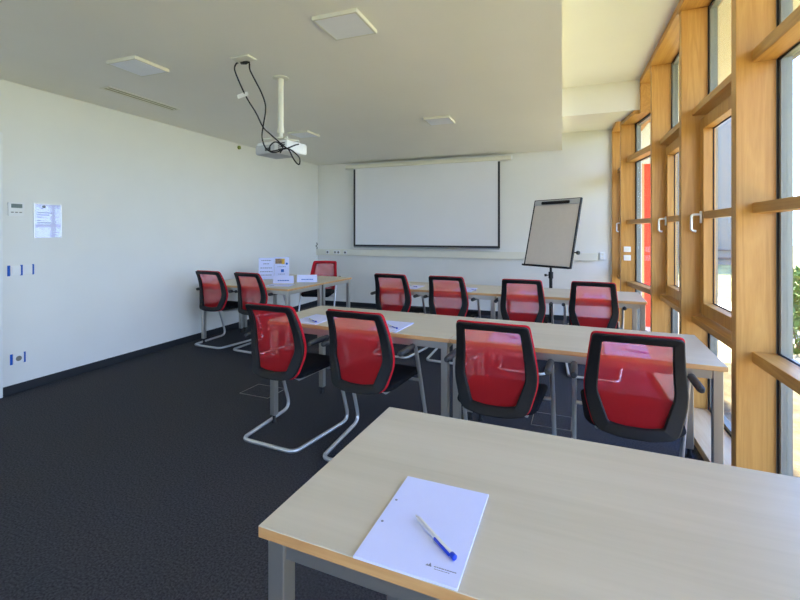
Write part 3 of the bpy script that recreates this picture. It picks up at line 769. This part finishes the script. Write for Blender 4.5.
def switch(label, y0, z0, count, cat):
    t = thing('wall_switch' if count == 2 else 'wall_socket', label, cat, (XL, y0, z0))
    for k in range(count):
        p = obj('plate', one_box(0, .010, .002 + k * .083, .080 + k * .083, -.04, .04, bev=.003), M['white'], t)
        if count == 2: obj('rocker', one_box(.010, .013, .014 + k * .083, .068 + k * .083, -.028, .028, bev=.002), M['white'], p)
        else:
            bm = bmesh.new(); tube(bm, [(.010, .041, 0), (.0115, .041, 0)], .022, 18); obj('socket_well', bm, M['alu'], p)
    for k in range(count + 1):
        y_a, y_b = (-.018, .001) if k == 0 else ((.083 * k - .002, .083 * k + .013) if k == count else (.083 * k - .008, .083 * k + .006))
        obj('tape_strip', one_box(0, .0105 if 0 < k < count else .003, y_a, y_b, -.045, .045), M['bluetape'], t, label='blue masking tape strip')
switch('double white light switch between blue tape strips on left wall', 2.264, 1.046, 2, 'light switch')
switch('low white socket between two blue tape strips above left skirting', 2.283, .290, 1, 'socket')
bm = bmesh.new(); tube(bm, [(XL, 5.03, 2.595), (XL + .02, 5.03, 2.595), (XL + .026, 5.03, 2.595)], [.028, .026, .012], 18)
tag(obj('round_sensor', bm, M['brass'], smooth=True), 'small round olive sensor high on left wall under the ceiling', 'sensor')
# switches on the far timber post
for i, (z, lab) in enumerate(((1.158, 'upper white switch on the far timber post beside the windows'), (1.05, 'lower white switch on the far timber post beside the windows'))):
    t = thing('post_switch', lab, 'switch', (.768, 6.1, z))
    obj('plate', one_box(-.04, .04, -.018, 0, -.034, .034, bev=.004), M['white'], t)
    obj('rocker', one_box(-.02, .02, -.021, -.018, -.02, .02, bev=.002), M['cream'], t)

# floor boxes
def floor_box(label, x, y, w, d, rz):
    t = thing('floor_box', label, 'floor box', (x, y, 0), R(rz))
    bm = bmesh.new(); e = .005
    box(bm, -w / 2, w / 2, -d / 2, -d / 2 + e, 0, .003); box(bm, -w / 2, w / 2, d / 2 - e, d / 2, 0, .003); box(bm, -w / 2, -w / 2 + e, -d / 2 + e, d / 2 - e, 0, .003); box(bm, w / 2 - e, w / 2, -d / 2 + e, d / 2 - e, 0, .003)
    obj('trim_ring', bm, M['silver'], t)
    obj('lid', one_box(-w / 2 + e, w / 2 - e, -d / 2 + e, d / 2 - e, 0, .002), M['carpet'], t)
floor_box('carpeted floor box with thin metal rim left of the leftmost middle-row chair', -2.42, 3.08, .30, .24, -2)
floor_box('carpeted floor box with thin metal rim under the middle row near the windows', -.07, 3.33, .27, .24, -2)

# ------------------------------------------------------------------ outdoors
bm = bmesh.new(); box(bm, 1.10, 3.4, -12, 26, -.4, -.12); obj('trim_%d' % (n + 1), bm, M['tan'], kind='structure')
obj('planting_bed', one_box(1.2, 3.0, .5, 5.9, -.125, -.11), M['soil'], kind='structure')
bm = bmesh.new(); box(bm, 3.4, 45, -30, 60, -.4, -.14); box(bm, -30, 1.1, -30, YR - .4, -.4, -.14); o = obj('lawn', bm, M['grass']); o['kind'] = 'structure'
bm = bmesh.new(); box(bm, 1.10, 2.15, -6, 9, 3.2, 3.24); obj('roof_soffit', bm, M['soffit'], kind='structure')
bm = bmesh.new(); box(bm, 2.15, 2.2, -6, 9, 3.12, 3.5); box(bm, XL - .3, 2.15, -6, 9, 3.24, 3.5); obj('roof_slab', bm, M['fascia'], kind='structure')
bm = bmesh.new(); box(bm, 1.215, 1.55, 7.75, 7.9, -.12, 2.45); obj('wall_outside', bm, M['redwall'], kind='structure')
bm = bmesh.new(); box(bm, 1.14, 1.215, 7.74, 7.9, -.12, 2.45); obj('wall_outer_pier', bm, M['peach'], kind='structure')
obj('wall_outside_upper', one_box(1.11, 1.55, 7.72, 7.9, 2.45, 3.2), M['soffit'], kind='structure')
t = thing('neighbouring_building', 'plain grey building far outside, glimpsed through the windows', 'building', (6.2, 24, 0))
obj('wall', one_box(-3.6, 2.1, 0, 8, -.14, 7), M['facade'], t)
bm = bmesh.new(); box(bm, -3.6, 2.1, -.05, 0, -.9 + 1.0, .2); box(bm, -3.6, 2.1, -.05, 0, .5, .56); obj('ledge', bm, M['facadeline'], t)

def plant(name, label, cat, x, y, h, w, nl, trunk, seed, ls):
    rnd = random.Random(seed)
    t = thing(name, label, cat, (x, y, -.14), 0, None)
    bm = bmesh.new()
    tips = []
    for k in range(7 if not trunk else 1):
        an = rnd.uniform(0, 2 * PI); l = rnd.uniform(.2, .5) * w
        top = (math.cos(an) * l, math.sin(an) * l, h * rnd.uniform(.6, .9)) if not trunk else (0, 0, h * .5)
        tube(bm, [(0, 0, 0), (top[0] * .4, top[1] * .4, top[2] * .5), top], [.02 * (6 if trunk else .6), .015 * (6 if trunk else .5), .006 * (6 if trunk else .5)], 6)
        tips.append(top)
    obj('trunk' if trunk else 'stems', bm, M['bark'], t)
    bm = bmesh.new()
    for k in range(nl):
        u = rnd.random(); an = rnd.uniform(0, 2 * PI); ph = math.acos(rnd.uniform(-1, 1)); rr_ = w * .5 * (.5 + .5 * u ** .5)
        c = Vector((math.cos(an) * math.sin(ph) * rr_, math.sin(an) * math.sin(ph) * rr_, (h * .72 if trunk else h * .5) + math.cos(ph) * (h * .30 if trunk else h * .48)))
        ax = Vector((rnd.gauss(0, 1), rnd.gauss(0, 1), rnd.gauss(.3, 1))).normalized(); bx = ax.cross(Vector((rnd.gauss(0, 1), rnd.gauss(0, 1), rnd.gauss(0, 1)))).normalized()
        s = ls * rnd.uniform(.7, 1.3)
        nv = ax.cross(bx) * s * .12
        vs = [bm.verts.new(c - ax * s), bm.verts.new(c + bx * s * .45 + nv), bm.verts.new(c + ax * s), bm.verts.new(c - bx * s * .45 + nv)]
        bm.faces.new((vs[0], vs[1], vs[2])); bm.faces.new((vs[0], vs[2], vs[3]))
    obj('foliage', bm, M['leaf'], t)
plant('garden_shrub', 'leafy green shrub outside the nearest window, closest to the glass', 'shrub', 2.75, 6.75, .75, .9, 700, False, 1, .06)
plant('garden_shrub', 'leafy green shrub outside, behind the one closest to the glass', 'shrub', 3.6, 8.3, 1.0, 1.2, 900, False, 2, .07)
plant('garden_shrub', 'leafy green shrub outside at the right picture edge', 'shrub', 4.35, 9.6, .8, 1.3, 800, False, 3, .07)
plant('garden_tree', 'tall green tree standing outside on the lawn', 'tree', 12.5, 12.6, 6.5, 4.5, 2600, True, 5, .22)

# ------------------------------------------------------------------ light
wd = bpy.data.worlds.new('sky'); S.world = wd; wd.use_nodes = True
nt = wd.node_tree; bg = nt.nodes['Background']
tc = nt.nodes.new('ShaderNodeTexCoord'); sp = nt.nodes.new('ShaderNodeSeparateXYZ'); rp = nt.nodes.new('ShaderNodeValToRGB')
nt.links.new(tc.outputs['Generated'], sp.inputs[0]); nt.links.new(sp.outputs['Z'], rp.inputs['Fac']); nt.links.new(rp.outputs['Color'], bg.inputs['Color'])
rp.color_ramp.elements[0].position = 0; rp.color_ramp.elements[0].color = (.62, .76, 1, 1)
rp.color_ramp.elements[1].position = .55; rp.color_ramp.elements[1].color = (.21, .39, 1, 1)
bg.inputs['Strength'].default_value = 7.6
sun = bpy.data.lights.new('sun', 'SUN'); sun.energy = 34; sun.angle = R(1); sun.color = (1, .86, .54)
so = bpy.data.objects.new('sun', sun); C.objects.link(so)
d = Vector((-.33, -1.0, -1.25)); so.rotation_euler = d.to_track_quat('-Z', 'Y').to_euler()
pl = bpy.data.lights.new('window_portal', 'AREA'); pl.shape = 'RECTANGLE'; pl.size = 3.2; pl.size_y = 10.4
try: pl.cycles.is_portal = True
except Exception: pass
po = bpy.data.objects.new('window_portal', pl); C.objects.link(po); po.location = (1.16, 2.0, 1.55)
po.rotation_euler = (0, R(90), 0)      # faces -x

pl2 = bpy.data.lights.new('fill_window_portal', 'AREA'); pl2.shape = 'RECTANGLE'; pl2.size = 3.2; pl2.size_y = 1.6
try: pl2.cycles.is_portal = True
except Exception: pass
po2 = bpy.data.objects.new('fill_window_portal', pl2); C.objects.link(po2); po2.location = (-2.0, YR - .15, 1.65); po2.rotation_euler = (R(90), 0, R(180))  # sampling portal for the added rear window

# ------------------------------------------------------------------ camera
cam = bpy.data.cameras.new('camera'); co = bpy.data.objects.new('camera', cam); C.objects.link(co)
co.location = (0, 0, 1.375); co.rotation_euler = (R(90), 0, math.atan(162 / 432))
cam.sensor_width = 36; cam.lens = 432 * 36 / 800; cam.shift_y = -68 / 800; cam.clip_start = .05; cam.clip_end = 300
S.camera = co
S.view_settings.view_transform = 'Standard'; S.view_settings.look = 'None'; S.view_settings.gamma = 1; S.view_settings.use_curve_mapping = False
S.view_settings.exposure = 0.2
